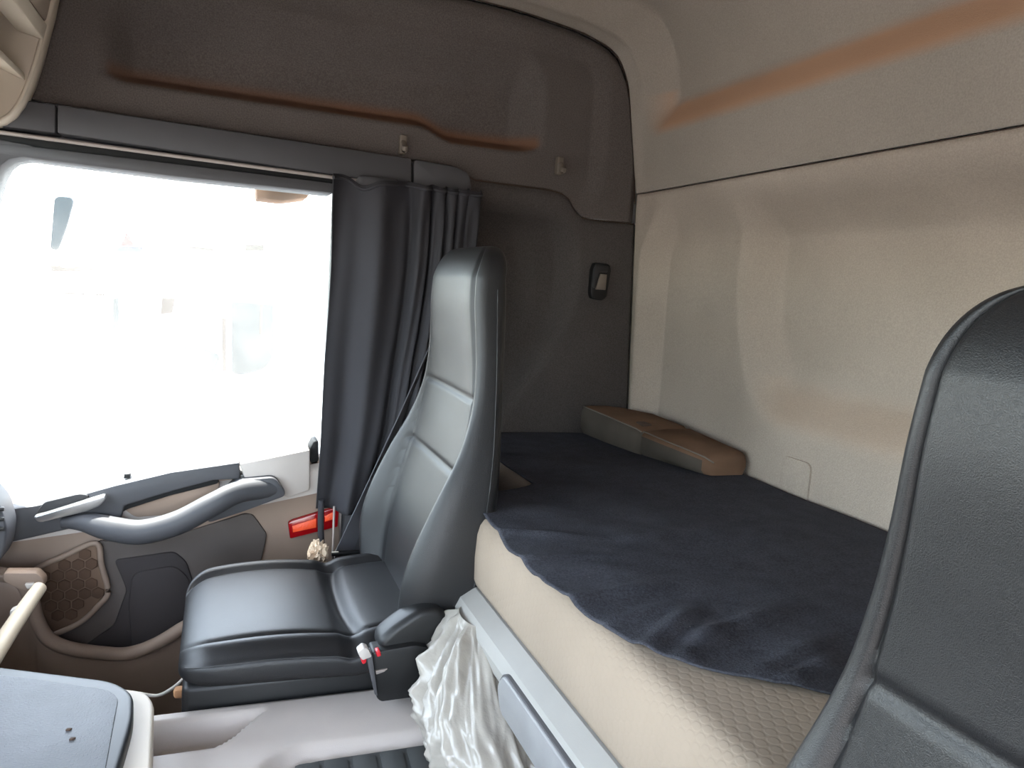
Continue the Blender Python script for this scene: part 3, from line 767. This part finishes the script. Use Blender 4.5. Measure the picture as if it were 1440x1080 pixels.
# ================================================================== bunk
ZBK = 0.85
fr = empty('bunk_frame', (0.42, 0.5, 0.53)); tag(fr, 'pale grey plastic bunk front rail under the mattress', 'bunk frame')
sec = [(0.402, 0.668), (0.398, 0.690), (0.406, 0.708), (0.432, 0.724), (0.50, 0.724), (0.50, 0.668)]
pro = []
for k, y in enumerate([1.338, 1.334, 1.322, 1.30] + [lerp(1.28, -0.40, i / 24) for i in range(25)]):
    sh_ = [0.022, 0.012, 0.004, 0.001][k] if k < 4 else 0.0
    pro.append([Vector((x + (sh_ if x < 0.45 else 0), y, lerp(z, 0.696, min(1, sh_ * 14)))) for x, z in sec])
loft('front_rail', pro, M['bunk_plastic'], fr, 30)
pn = []
hp = prism('pull_panel', rpoly([(0.985, 0.672), (0.965, 0.698), (0.44, 0.698), (0.42, 0.672), (0.44, 0.640), (0.965, 0.640)], 0.014), 0, 0.3925, 0.43, M['bunk_panel'], fr, 0.004, 3)
prism('panel_gap', rpoly([(0.9885, 0.672), (0.9675, 0.7005), (0.437, 0.7005), (0.416, 0.672), (0.437, 0.650), (0.9675, 0.650)], 0.014), 0, 0.3962, 0.425, M['trim'], fr, 0.001)
box('bunk_base', (0.475, -0.40, 0.13), (1.12, 1.90, 0.665), M['bunk_plastic'], fr, 0.01)
box('bunk_board', (0.60, -0.40, 0.67), (1.12, 1.94, 0.722), M['bunk_plastic'], fr, 0.004)
# mattress
def mattress_outline(inset):
    i = inset
    p = [(0.432 + i, 1.338 - i), (0.432 + i, -0.40), (1.166, -0.40), (1.166, 1.90), (1.13, 1.945), (0.588 + i, 1.945), (0.588 + i, 1.405 - i), (0.560 + i, 1.372 - i)]
    return rpoly(p, 0.03, 5)
mt_rows = []
for z, i in ((0.727, 0.006), (0.729, 0.001), (0.74, -0.003), (0.78, -0.004), (0.82, -0.001), (0.836, 0.004), (0.845, 0.011), (0.8495, 0.020), (0.851, 0.032)):
    mt_rows.append([Vector((x, y, z)) for x, y in mattress_outline(i)])
bm = bmesh.new(); V = [[bm.verts.new(p) for p in r] for r in mt_rows]; n = len(V[0])
for a in range(len(V) - 1):
    for k in range(n): bm.faces.new((V[a][k], V[a][(k + 1) % n], V[a + 1][(k + 1) % n], V[a + 1][k]))
bm.faces.new(V[0][::-1]); bm.faces.new(V[-1])
mt = frombm(bm, 'mattress', M['mattress'], None, True, 50)
tag(mt, 'beige embossed bunk mattress resting on the pale front rail', 'mattress')
# dark cover lying on it
edge = [at(*p, 2, 0.853) for p in ((664, 703), (690, 740), (730, 790), (765, 822), (800, 850), (860, 888), (920, 922), (980, 943), (1040, 957), (1135, 973), (1200, 985))]
ey = [p.y for p in edge][::-1]; ex = [p.x for p in edge][::-1]
ey = [-0.40, 0.2] + ey; ex = [0.64, 0.62] + ex
WRINKLES = []
for a_, b_, h_, w_ in (((735, 792), (870, 785), .007, .011), ((760, 815), (880, 800), .006, .010), ((800, 848), (925, 828), .008, .011), ((850, 880), (960, 850), .007, .012),
        ((905, 915), (985, 855), .009, .014), ((960, 930), (1010, 885), .006, .012), ((985, 900), (1110, 858), .009, .013), ((1060, 950), (1165, 905), .008, .014), ((1110, 962), (1180, 930), .008, .012),
        ((700, 750), (850, 760), .005, .012), ((880, 760), (1000, 745), .004, .014)):
    p_, q_ = at(*a_, 2, 0.853), at(*b_, 2, 0.853); WRINKLES.append(((p_.x, p_.y), (q_.x, q_.y), h_, w_))
def cover_front(y):
    if y < edge[0].y: return skey(ey, ex, y) + 0.0018 * math.sin(23 * y) + 0.0012 * math.sin(51 * y + 1)
    return lerp(edge[0].x, 0.612, sst(edge[0].y, 1.42, y))
rows = []
for i in range(300):
    y = lerp(1.943, -0.395, i / 299); xf = cover_front(y); r = []
    for j in range(110):
        t = j / 109; x = lerp(xf, 1.164 - 0.03 * sst(1.88, 1.943, y), t)
        wr = 0.0
        e = sst(0.62, 0.05, t) * sst(1.36, 1.15, y)
        for (p0_, p1_, h_, w_) in WRINKLES:
            dx, dy = p1_[0] - p0_[0], p1_[1] - p0_[1]; l2_ = dx * dx + dy * dy
            tt = ((x - p0_[0]) * dx + (y - p0_[1]) * dy) / l2_
            if -0.2 < tt < 1.25:
                dd = abs((x - p0_[0]) * dy - (y - p0_[1]) * dx) / math.sqrt(l2_) + 0.004 * math.sin(tt * 5)
                wr += h_ * math.exp(-(dd / w_) ** 2) * sst(-0.2, 0.15, tt) * sst(1.25, 0.5, tt)
        wr += 0.007 * e * noise.noise(Vector((x * 8, y * 12, 3.1))) + 0.0025 * noise.noise(Vector((x * 6, y * 6, 0)))
        r.append(Vector((x, y, 0.8535 + max(wr, -0.0015) + 0.0012)))
    rows.append(r)
cv = surf('mattress_cover', rows, M['cover'], None, 0.0022, None, 60, -1)
tag(cv, 'black cloth spread over the beige bunk mattress', 'cloth')
# hinged upholstered pad lying against the wall
pad = empty('bolster_pad', (1.07, 1.7, 0.857)); tag(pad, 'dusty brown upholstered pad lying on the black cloth by the rear wall', 'pad')
def pad_section(pts, zb=0.8585):
    """pts = [(front x, back x, y, height front, height back)]"""
    rows = []
    for fx, bx_, y, hf, hb, ins in pts:
        q = [(fx + 0.012, zb), (fx + ins, zb + hf * 0.25), (fx + ins, zb + hf * 0.8), (fx + 0.006 + ins, zb + hf * 0.97), (fx + 0.016 + ins, zb + hf),
             (lerp(fx, bx_, 0.5), zb + lerp(hf, hb, 0.5) + 0.003), (bx_ - 0.012, zb + hb), (bx_ - 0.002, zb + hb * 0.85), (bx_, zb + hb * 0.5), (bx_ - 0.008, zb)]
        rows.append([Vector((x, y, z)) for x, z in q])
    return rows
A = [(0.972, 1.105, 1.935, .066, .064, .006), (0.966, 1.112, 1.925, .080, .076, 0), (0.972, 1.135, 1.80, .076, .080, 0), (0.990, 1.148, 1.665, .066, .072, 0), (0.995, 1.148, 1.655, .060, .066, .004)]
B = [(1.000, 1.148, 1.652, .056, .062, .004), (0.998, 1.150, 1.642, .063, .070, 0), (1.018, 1.158, 1.55, .054, .062, 0), (1.040, 1.165, 1.462, .045, .055, 0), (1.044, 1.168, 1.448, .042, .052, .003), (1.056, 1.162, 1.436, .030, .040, .010)]
def pad_mesh(name, pts):
    rows = pad_section(pts); o = loft(name, rows, M['pad_side'], pad, 50)
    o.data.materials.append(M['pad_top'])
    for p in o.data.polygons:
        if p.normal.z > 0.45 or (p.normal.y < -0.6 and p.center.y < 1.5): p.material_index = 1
    return o, rows
oa, ra = pad_mesh('pad_section', A); ob, rb = pad_mesh('pad_section', B)
for o_, r_ in ((oa, ra), (ob, rb)):
    tube('piping', [r[3] + Vector((-0.001, 0, 0.001)) for r in r_], 0.0018, M['hook'], o_, 6)
box('hinge_slot', (1.020, 1.675, 0.9245), (1.045, 1.712, 0.9345), M['seam'], pad, 0.002)

# ================================================================== wall fittings
rd = empty('reading_light', at(846, 397, 1, 1.965)); tag(rd, 'small black wall reading light with a pale switch near the rear corner', 'light')
hs = seg_px('housing', [(838, 369), (858, 372), (860, 380), (853, 418), (847, 423), (833, 420), (831, 412), (834, 378)], 1.945, 1.985, M['black'], rd, 0.004, 0.006)
seg_px('switch', [(845, 385), (854, 386), (852, 408), (838, 407)], 1.940, 1.95, M['hook'], rd, 0.002)
seg_px('lamp_bezel', [(837, 373), (856, 375), (855, 383), (844, 383), (837, 405), (834, 404)], 1.941, 1.948, M['trim_dark'], rd, 0.002)
hk_labels = ['small grey plastic coat hook above the curtain', 'small grey plastic coat hook nearer the rear corner']
for k, (px, py) in enumerate(((567, 203), (788, 233))):
    c = at(px, py, 1, 1.965); c.y = YS + 0.008
    h = empty('coat_hook', c); tag(h, hk_labels[k], 'hook', 'coat hooks on the side panel')
    box('plate', c + Vector((-0.009, -0.016, -0.024)), c + Vector((0.009, 0.012, 0.024)), M['hook'], h, 0.004, 3)
    tube('prong', spath([c + Vector((0, -0.012, 0.006)), c + Vector((0, -0.026, -0.006)), c + Vector((0, -0.034, -0.018)), c + Vector((0.0, -0.040, -0.008))], 5), 0.006, M['hook'], h, 10, 1.3, Vector((0, 1, 0)))

# ================================================================== overhead shelf at the front
shf = empty('overhead_shelf', (-0.5, 1.0, 1.5)); tag(shf, 'beige overhead storage shelf in the upper left corner', 'shelf')
YC0, YC1 = 1.895, 1.955
cpx = xz([(98, -60), (88, -10), (80, 30), (73, 56), (64, 92), (52, 128), (40, 154), (28, 170), (14, 179), (-8, 184)], 1.955)
outer = cpx                                           # top to bottom
def shelf_pt(t):                                      # t 0..1 from top to bottom along the curve
    f = t * (len(outer) - 1); i = min(int(f), len(outer) - 2); return Vector(outer[i]).lerp(Vector(outer[i + 1]), f - i)
top_x, top_z = outer[0]; bot_x, bot_z = outer[-1]
full = [tuple(p) for p in outer] + [(bot_x - 0.15, bot_z - 0.005), (-0.80, bot_z + 0.01), (-0.80, top_z), (top_x - 0.1, top_z)]
prism('end_cheek', full, 1, YC0, YC1, M['beige'], shf, 0.012, 3)
def offset_curve(ts, d):
    r = []
    for t in ts:
        p = shelf_pt(t); q = shelf_pt(min(1, t + 0.02)) - shelf_pt(max(0, t - 0.02)); q.normalize()
        nrm = Vector((q.y, -q.x))
        if nrm.x > 0: nrm = -nrm
        r.append(tuple(p + nrm * d))
    return r
def rail_prism(name, t0, t1, d, m_, y0=YN + 0.02, y1=YC0, off=0.0, bevel=0.005):
    ts = [lerp(t0, t1, k / 8) for k in range(9)]
    a = offset_curve(ts, off); b = offset_curve(ts, d)
    return prism(name, a + b[::-1], 1, y0, y1, m_, shf, bevel)
rail_prism('top_panel', 0.0, 0.285, 0.06, M['shelf_in'], off=0.004)
rail_prism('top_rail', 0.295, 0.37, 0.05, M['beige'])
rail_prism('bottom_rail', 0.90, 1.0, 0.09, M['cream'])
rail_prism('back_panel', 0.30, 1.0, 0.16, M['shelf_in'], off=0.11)
p0, p1 = offset_curve([0.55], 0.010)[0], offset_curve([0.53], 0.115)[0]
prism('divider', [p0, (p0[0] - 0.002, p0[1] + 0.016), (p1[0], p1[1] + 0.016), p1], 1, YN + 0.02, YC0, M['beige'], shf, 0.003)
fp = offset_curve([lerp(0.32, 0.95, k / 12) for k in range(13)], 0.004)
tube('opening_rim', [Vector((a, YC0 - 0.004, b)) for a, b in fp], 0.004, M['beige'], shf, 8)

# ================================================================== dashboard, grab bar, console
da = empty('dashboard', (-0.75, 0.8, 0.12)); tag(da, 'dark grey dashboard with a side vent at the left edge', 'dashboard')
prism('body', [(-0.98, 0.14), (-0.62, 0.14), (-0.55, 0.40), (-0.52, 0.66), (-0.56, 0.76), (-0.97, 0.82)], 1, YN + 0.02, 1.84, M['dash'], da, 0.02, 3)
vp = rpoly(xz([(-60, 672), (-8, 684), (8, 704), (17, 735), (14, 765), (4, 785), (-60, 800)], 1.80), 0.012)
vent = prism('side_vent', vp, 1, 1.76, 1.845, M['armrest'], da, 0.010, 3)
for k in range(3):
    c = at(-6, 716 + 14 * k, 1, 1.758)
    box('vent_slat', c + Vector((-0.06, -0.004, -0.004)), c + Vector((0.015, 0.002, 0.004)), M['black'], vent, 0.001)
gb = empty('grab_bar', at(30, 830, 1, 1.78)); tag(gb, 'beige grab bar slanting up to its bracket beside the speaker grille', 'grab bar')
g0, g1, g2 = at(56, 826, 1, 1.74), at(28, 866, 1, 1.66), at(-30, 955, 1, 1.50)
tube('bar', spath([g0, g1, g2, at(-80, 1030, 1, 1.40)], 6), lambda t: 0.0135 + 0.006 * t, M['cream'], gb, 14)
seg_px('bracket', [(4, 806), (52, 806), (62, 816), (62, 826), (48, 830), (36, 834), (4, 818)], 1.755, 1.79, M['door_beige'], gb, 0.005, 0.006)
seg_px('screw_cap', [(34, 822), (47, 821), (48, 827), (38, 829)], 1.745, 1.757, M['cable'], gb, 0.002)
box('bracket_arm', at(-60, 818, 1, 1.79), at(10, 808, 1, 1.79) + Vector((0, 0.03, 0)), M['door_beige'], gb, 0.004)
seg_px('lower_clip', [(13, 860), (22, 856), (28, 858), (24, 866), (14, 872)], 1.66, 1.68, M['cable'], gb, 0.003)

ct = empty('console_tray', (-0.35, 0.9, 0.53)); tag(ct, 'centre console box with a grey rubber topped tray, lower left', 'console')
ZT_ = 0.622
oc = [at(-40, 930.5, 2, ZT_), at(0, 936, 2, ZT_), at(160, 956, 2, ZT_), at(188, 972, 2, ZT_), at(188, 1010, 2, ZT_), at(166, 1085, 2, ZT_), at(140, 1180, 2, ZT_)]
tray = [(p.x, p.y) for p in oc] + [(-0.49, 0.70), (-0.49, 1.36)]
tray = rpoly(tray, 0.03)
prism('tray_frame', tray, 2, 0.594, ZT_, M['tray_frame'], ct, 0.008, 3)
pd = [at(2, 950, 2, ZT_), at(150, 971, 2, ZT_), at(167, 982, 2, ZT_), at(148, 1085, 2, ZT_), at(128, 1180, 2, ZT_)]
pdp = rpoly([(p.x, p.y) for p in pd] + [(-0.46, 0.74), (-0.46, 1.31)], 0.02)
prism('rubber_pad', pdp, 2, 0.60, ZT_ + 0.0025, M['tray_pad'], ct, 0.002)
tb_ = [at(-40, 943, 2, 0.60), at(176, 970, 2, 0.60), at(205, 974, 2, 0.60), at(217, 990, 2, 0.60), at(213, 1085, 2, 0.60), at(205, 1180, 2, 0.60)]
hb = rpoly([(p.x, p.y) for p in tb_] + [(-0.50, 0.66), (-0.50, 1.35)], 0.02)
prism('housing', hb, 2, 0.532, 0.603, M['beige'], ct, 0.006, 3)
for (px, py), lb in (((97, 1025), 'tiny dark crumb on the grey tray pad, the farther of two'), ((102, 1038), 'tiny dark crumb on the grey tray pad, the nearer of two')):
    c = at(px, py, 2, ZT_ + 0.0045)
    tag(prism('crumb', rpoly([(c.x - 0.004, c.y - 0.002), (c.x + 0.001, c.y - 0.0025), (c.x + 0.004, c.y + 0.001), (c.x - 0.002, c.y + 0.0025)], 0.001), 2, ZT_ + 0.0026, ZT_ + 0.005, M['seam'], None, 0.0006), lb, 'crumb', 'crumbs on the console tray')

# ================================================================== engine tunnel and mat
ZTN = 0.53
def tun(x, y):
    z = ZTN
    # storage recess by the seat
    f = sst(0.10, 0.02, x); ylo = lerp(1.245, 1.150, sst(0.105, 0.0, x))
    s = max(ylo - y, y - 1.243, x - 0.092, -0.6 - x)
    z -= 0.050 * (1 - sst(-0.022, 0.0, s))
    # the top falls away across a diagonal fold and towards the mat
    z -= 0.008 * sst(1.235, 1.10, y) * sst(0.0, 0.3, x)
    s2 = max(y - 1.085, 0.055 - x - (1.085 - y) * 0.3 * 0)
    r = sd_rrect(x, y, 0.055 + 1.0, 1.135 - 0.8, 1.0, 0.8, 0.09)
    z -= 0.022 * (1 - sst(-0.028, 0.0, r))
    z -= 0.10 * sst(0.46, 0.42, y)
    return z
rows = []
for i in range(150):
    x = lerp(-0.505, 0.474, i / 149)
    rows.append([Vector((x, y, tun(x, y))) for y in [lerp(1.262, 0.43, (j / 140)) for j in range(141)]])
tn = surf('engine_tunnel', rows, M['tunnel'], None, 0.006)
tag(tn, 'beige plastic engine tunnel cover beside the far seat with a storage recess', 'tunnel cover')
box('tunnel_side', (-0.505, 1.252, 0.125), (0.47, 1.262, 0.524), M['tunnel'], tn, 0.001)
fm = empty('floor_mat', (0.28, 0.8, 0.5)); tag(fm, 'dark ribbed rubber mat lying on the engine tunnel', 'mat')
mo = rpoly([(0.088, 1.108), (0.468, 1.108), (0.468, 0.47), (0.088, 0.47)], 0.07)
prism('mat_sheet', mo, 2, 0.5065, 0.511, M['mat'], fm, 0.0015)
ribm = None
k = 0
for a in range(8):
    x = 0.135 + a * 0.043
    pts = spath([(x + 0.004, 1.098, 0.5125), (x - 0.004, 1.00, 0.5125), (x - 0.022, 0.88, 0.5125), (x - 0.035 if x > 0.13 else x - 0.01, 0.72, 0.5125)], 5)
    tube('rib', pts, 0.0040, M['mat'], fm, 10, 4.6)

# ================================================================== carrier bag
def bag_pt(u, v):
    """u around, v top to bottom"""
    a = 2 * math.pi * u
    top = Vector((0.412, 1.19, 0.676)); c = Vector((0.345, 1.075, 0.535 + 0.15 * (1 - v)))
    prof_ = skey([0, .12, .3, .55, .8, .93, 1], [.25, .46, .78, 1.0, .98, .75, .05], v)
    rx, ry = 0.080 * prof_, 0.170 * prof_
    z = skey([0, .12, .3, .55, .8, .93, 1], [.700, .682, .645, .60, .560, .538, .534], v)
    ctr = Vector((lerp(0.410, 0.385, sst(0, .4, v)), lerp(1.16, 1.04, sst(0, .6, v)), z))
    p = ctr + Vector((rx * math.cos(a), ry * math.sin(a), 0))
    nn = Vector((math.cos(a), math.sin(a), 0.15))
    ph = 6 * a + 2.6 * math.sin(2 * a + 1) + 2.0 * v + 1.2 * noise.noise(Vector((math.cos(a) * 2, math.sin(a) * 2, v * 3)))
    fold = 0.013 * (1 - 2 * abs(math.sin(ph / 2))) * (1 - 0.55 * v)
    P = Vector((math.cos(a) * 1.1, math.sin(a) * 1.9, v * 1.7))
    cr = abs(noise.noise(P * 1.9)) * 0.034 + abs(noise.noise(P * 4.3 + Vector((5, 1, 2)))) * 0.012
    k_ = sst(0, 0.1, v) * (1 - sst(0.93, 1, v))
    p += nn * (fold - cr + 0.012) * k_
    p.z = max(p.z, 0.5335)
    return p
nu, nv = 160, 90
verts = [bag_pt(i / nu, j / nv) for j in range(nv + 1) for i in range(nu)]
faces = [(j*nu + i, j*nu + (i+1) % nu, (j+1)*nu + (i+1) % nu, (j+1)*nu + i) for j in range(nv) for i in range(nu)]
me = bpy.data.meshes.new('plastic_bag'); me.from_pydata([tuple(v) for v in verts], [], faces); me.update()
bag = link(me, 'plastic_bag', M['bag'], None, True)
tag(bag, 'crumpled translucent white plastic bag hanging under the bunk rail', 'bag')

# ================================================================== small odds and ends
def crumple(name, c, rx, ry, rz, m_, seed, amp=0.35):
    bm = bmesh.new(); bmesh.ops.create_icosphere(bm, subdivisions=4, radius=1.0)
    for v in bm.verts:
        d = v.co.normalized(); f = 1 - amp * abs(noise.noise(d * 2.2 + Vector((seed, 0, 0)))) * 2 + 0.1 * noise.noise(d * 6)
        v.co = Vector((c.x + d.x * rx * f, c.y + d.y * ry * f, c.z + d.z * rz * f))
    return frombm(bm, name, m_, None, True, 25)
c = at(447, 780, 1, 1.73)
tag(crumple('crumpled_paper', c, 0.026, 0.022, 0.042, M['paper'], 8.0, 0.55), 'crumpled tan paper stuffed between the far seat and the door', 'paper')
cb = tube('cable', spath([at(195, 975, 1, 1.60), at(222, 978, 1, 1.58), at(245, 966, 1, 1.56), at(262, 950, 1, 1.56)], 8), 0.0035, M['cable'], None, 8)
tag(cb, 'thin white cable curling under the front of the far seat', 'cable')

# ================================================================== outside
gd = bpy.data.meshes.new('ground'); gd.from_pydata([(-60, -60, -1.3), (60, -60, -1.3), (60, 60, -1.3), (-60, 60, -1.3)], [], [(0, 1, 2, 3)])
gd = link(gd, 'ground', M['ground']); struct(gd, 'pale sandy ground of the yard outside')
tk = empty('parked_truck', (-0.2, 5.2, -1.3)); tag(tk, 'white truck parked outside the window, washed out by glare', 'truck')
TYY = 5.0
def tpx(name, pts, y0, y1, m_, bevel=0.01, rnd=0.0, parent=None):
    q = xz(pts, y0)
    if rnd: q = rpoly(q, rnd)
    return prism(name, q, 1, y0, y1, m_, parent or tk, bevel)
tpx('cab_body', [(-200, 420), (80, 414), (150, 418), (172, 360), (240, 340), (420, 350), (560, 360), (560, 760), (-200, 760)], TYY, TYY + 2.2, M['paint_white'], 0.06, 0.08)
tpx('side_window', [(326, 395), (384, 396), (385, 500), (372, 520), (340, 528), (326, 525)], TYY - 0.02, TYY + 0.03, M['outer_glass'], 0.01, 0.06)
tpx('quarter_window', [(159, 420), (166, 418), (168, 480), (158, 485)], TYY - 0.02, TYY + 0.03, M['outer_glass'], 0.01, 0.02)
tpx('step_grille', [(232, 490), (280, 488), (310, 500), (300, 525), (250, 515)], TYY - 0.02, TYY + 0.03, M['outer_glass'], 0.01, 0.03)
tpx('mirror_housing', [(84, 275), (150, 285), (175, 300), (170, 340), (130, 372), (84, 378), (72, 360)], TYY - 0.55, TYY - 0.35, M['paint_white'], 0.05, 0.08)
tpx('mirror_glass', [(76, 275), (104, 277), (92, 320), (80, 352), (70, 350)], TYY - 0.60, TYY - 0.56, M['outer_glass'], 0.01, 0.03)
tube('mirror_arm', [at(120, 370, 1, TYY - 0.4), at(128, 420, 1, TYY + 0.02)], 0.03, M['paint_white'], tk, 10)
tpx('roof_marking', [(174, 318), (188, 346), (162, 346)], TYY - 0.02, TYY + 0.02, M['paint_red'], 0.004)
tpx('roof_marking', [(162, 347), (200, 347), (196, 366), (178, 362), (158, 360)], TYY - 0.02, TYY + 0.02, M['paint_blue'], 0.004)
tpx('awning_bar', [(214, 322), (314, 322), (314, 328), (214, 326)], TYY - 0.1, TYY + 0.1, M['tunnel'], 0.004)
for k_, q_ in enumerate(([(216, 325), (262, 326), (262, 328), (216, 327)], [(270, 326), (316, 327), (316, 330), (270, 329)], [(204, 346), (250, 345), (300, 350), (300, 353), (250, 348), (204, 349)],
        [(345, 344), (371, 344), (371, 352), (345, 352)], [(84, 411), (146, 413), (146, 416), (84, 413)], [(367, 390), (370, 390), (368, 470), (365, 470)], [(228, 418), (246, 420), (242, 440), (226, 442)],
        [(284, 385), (326, 383), (326, 398), (284, 402)], [(312, 448), (318, 448), (318, 522), (313, 522)])):
    tpx('trim_piece', q_, TYY - 0.03, TYY + 0.02, M['outer_trim'], 0.002)
tpx('mirror_foot', [(70, 372), (110, 374), (132, 378), (110, 382), (72, 382)], TYY - 0.5, TYY - 0.3, M['outer_trim'], 0.01)
tpx('roof_deflector', [(200, 338), (300, 336), (315, 346), (200, 350)], TYY - 0.05, TYY + 1.8, M['paint_white'], 0.02)
for px in (60, 470):
    c = at(px, 770, 1, TYY + 0.1); c.z = -0.78
    wh = tube('wheel', [c + Vector((0, -0.05, 0)), c + Vector((0, 0.25, 0))], 0.52, M['rubber'], tk, 32)
    tube('hub', [c + Vector((0, -0.08, 0)), c + Vector((0, 0.0, 0))], 0.26, M['silver'], wh, 24)
box('chassis', (-1.6, TYY + 0.2, -0.85), (2.0, TYY + 2.0, -0.55), M['rubber'], tk, 0.02)
vis = empty('sun_visor', at(395, 268, 1, 2.2)); tag(vis, 'brown visor edge outside above the window near the curtain', 'visor')
q = [at(358, 257, 1, 2.20), at(440, 266, 1, 2.20), at(428, 281, 1, 2.2), at(395, 285, 1, 2.20), at(360, 281, 1, 2.2)]
prism('visor_panel', [(p.x, p.z) for p in q], 1, 2.14, 2.26, M['pad_top'], vis, 0.004)
prism('visor_stay', [(q[0].x + 0.02, q[0].z - 0.004), (q[1].x - 0.02, q[1].z - 0.008), (q[1].x - 0.02, q[1].z + 0.002), (q[0].x + 0.02, q[0].z + 0.006)], 1, 2.085, 2.15, M['trim_dark'], vis, 0.002)
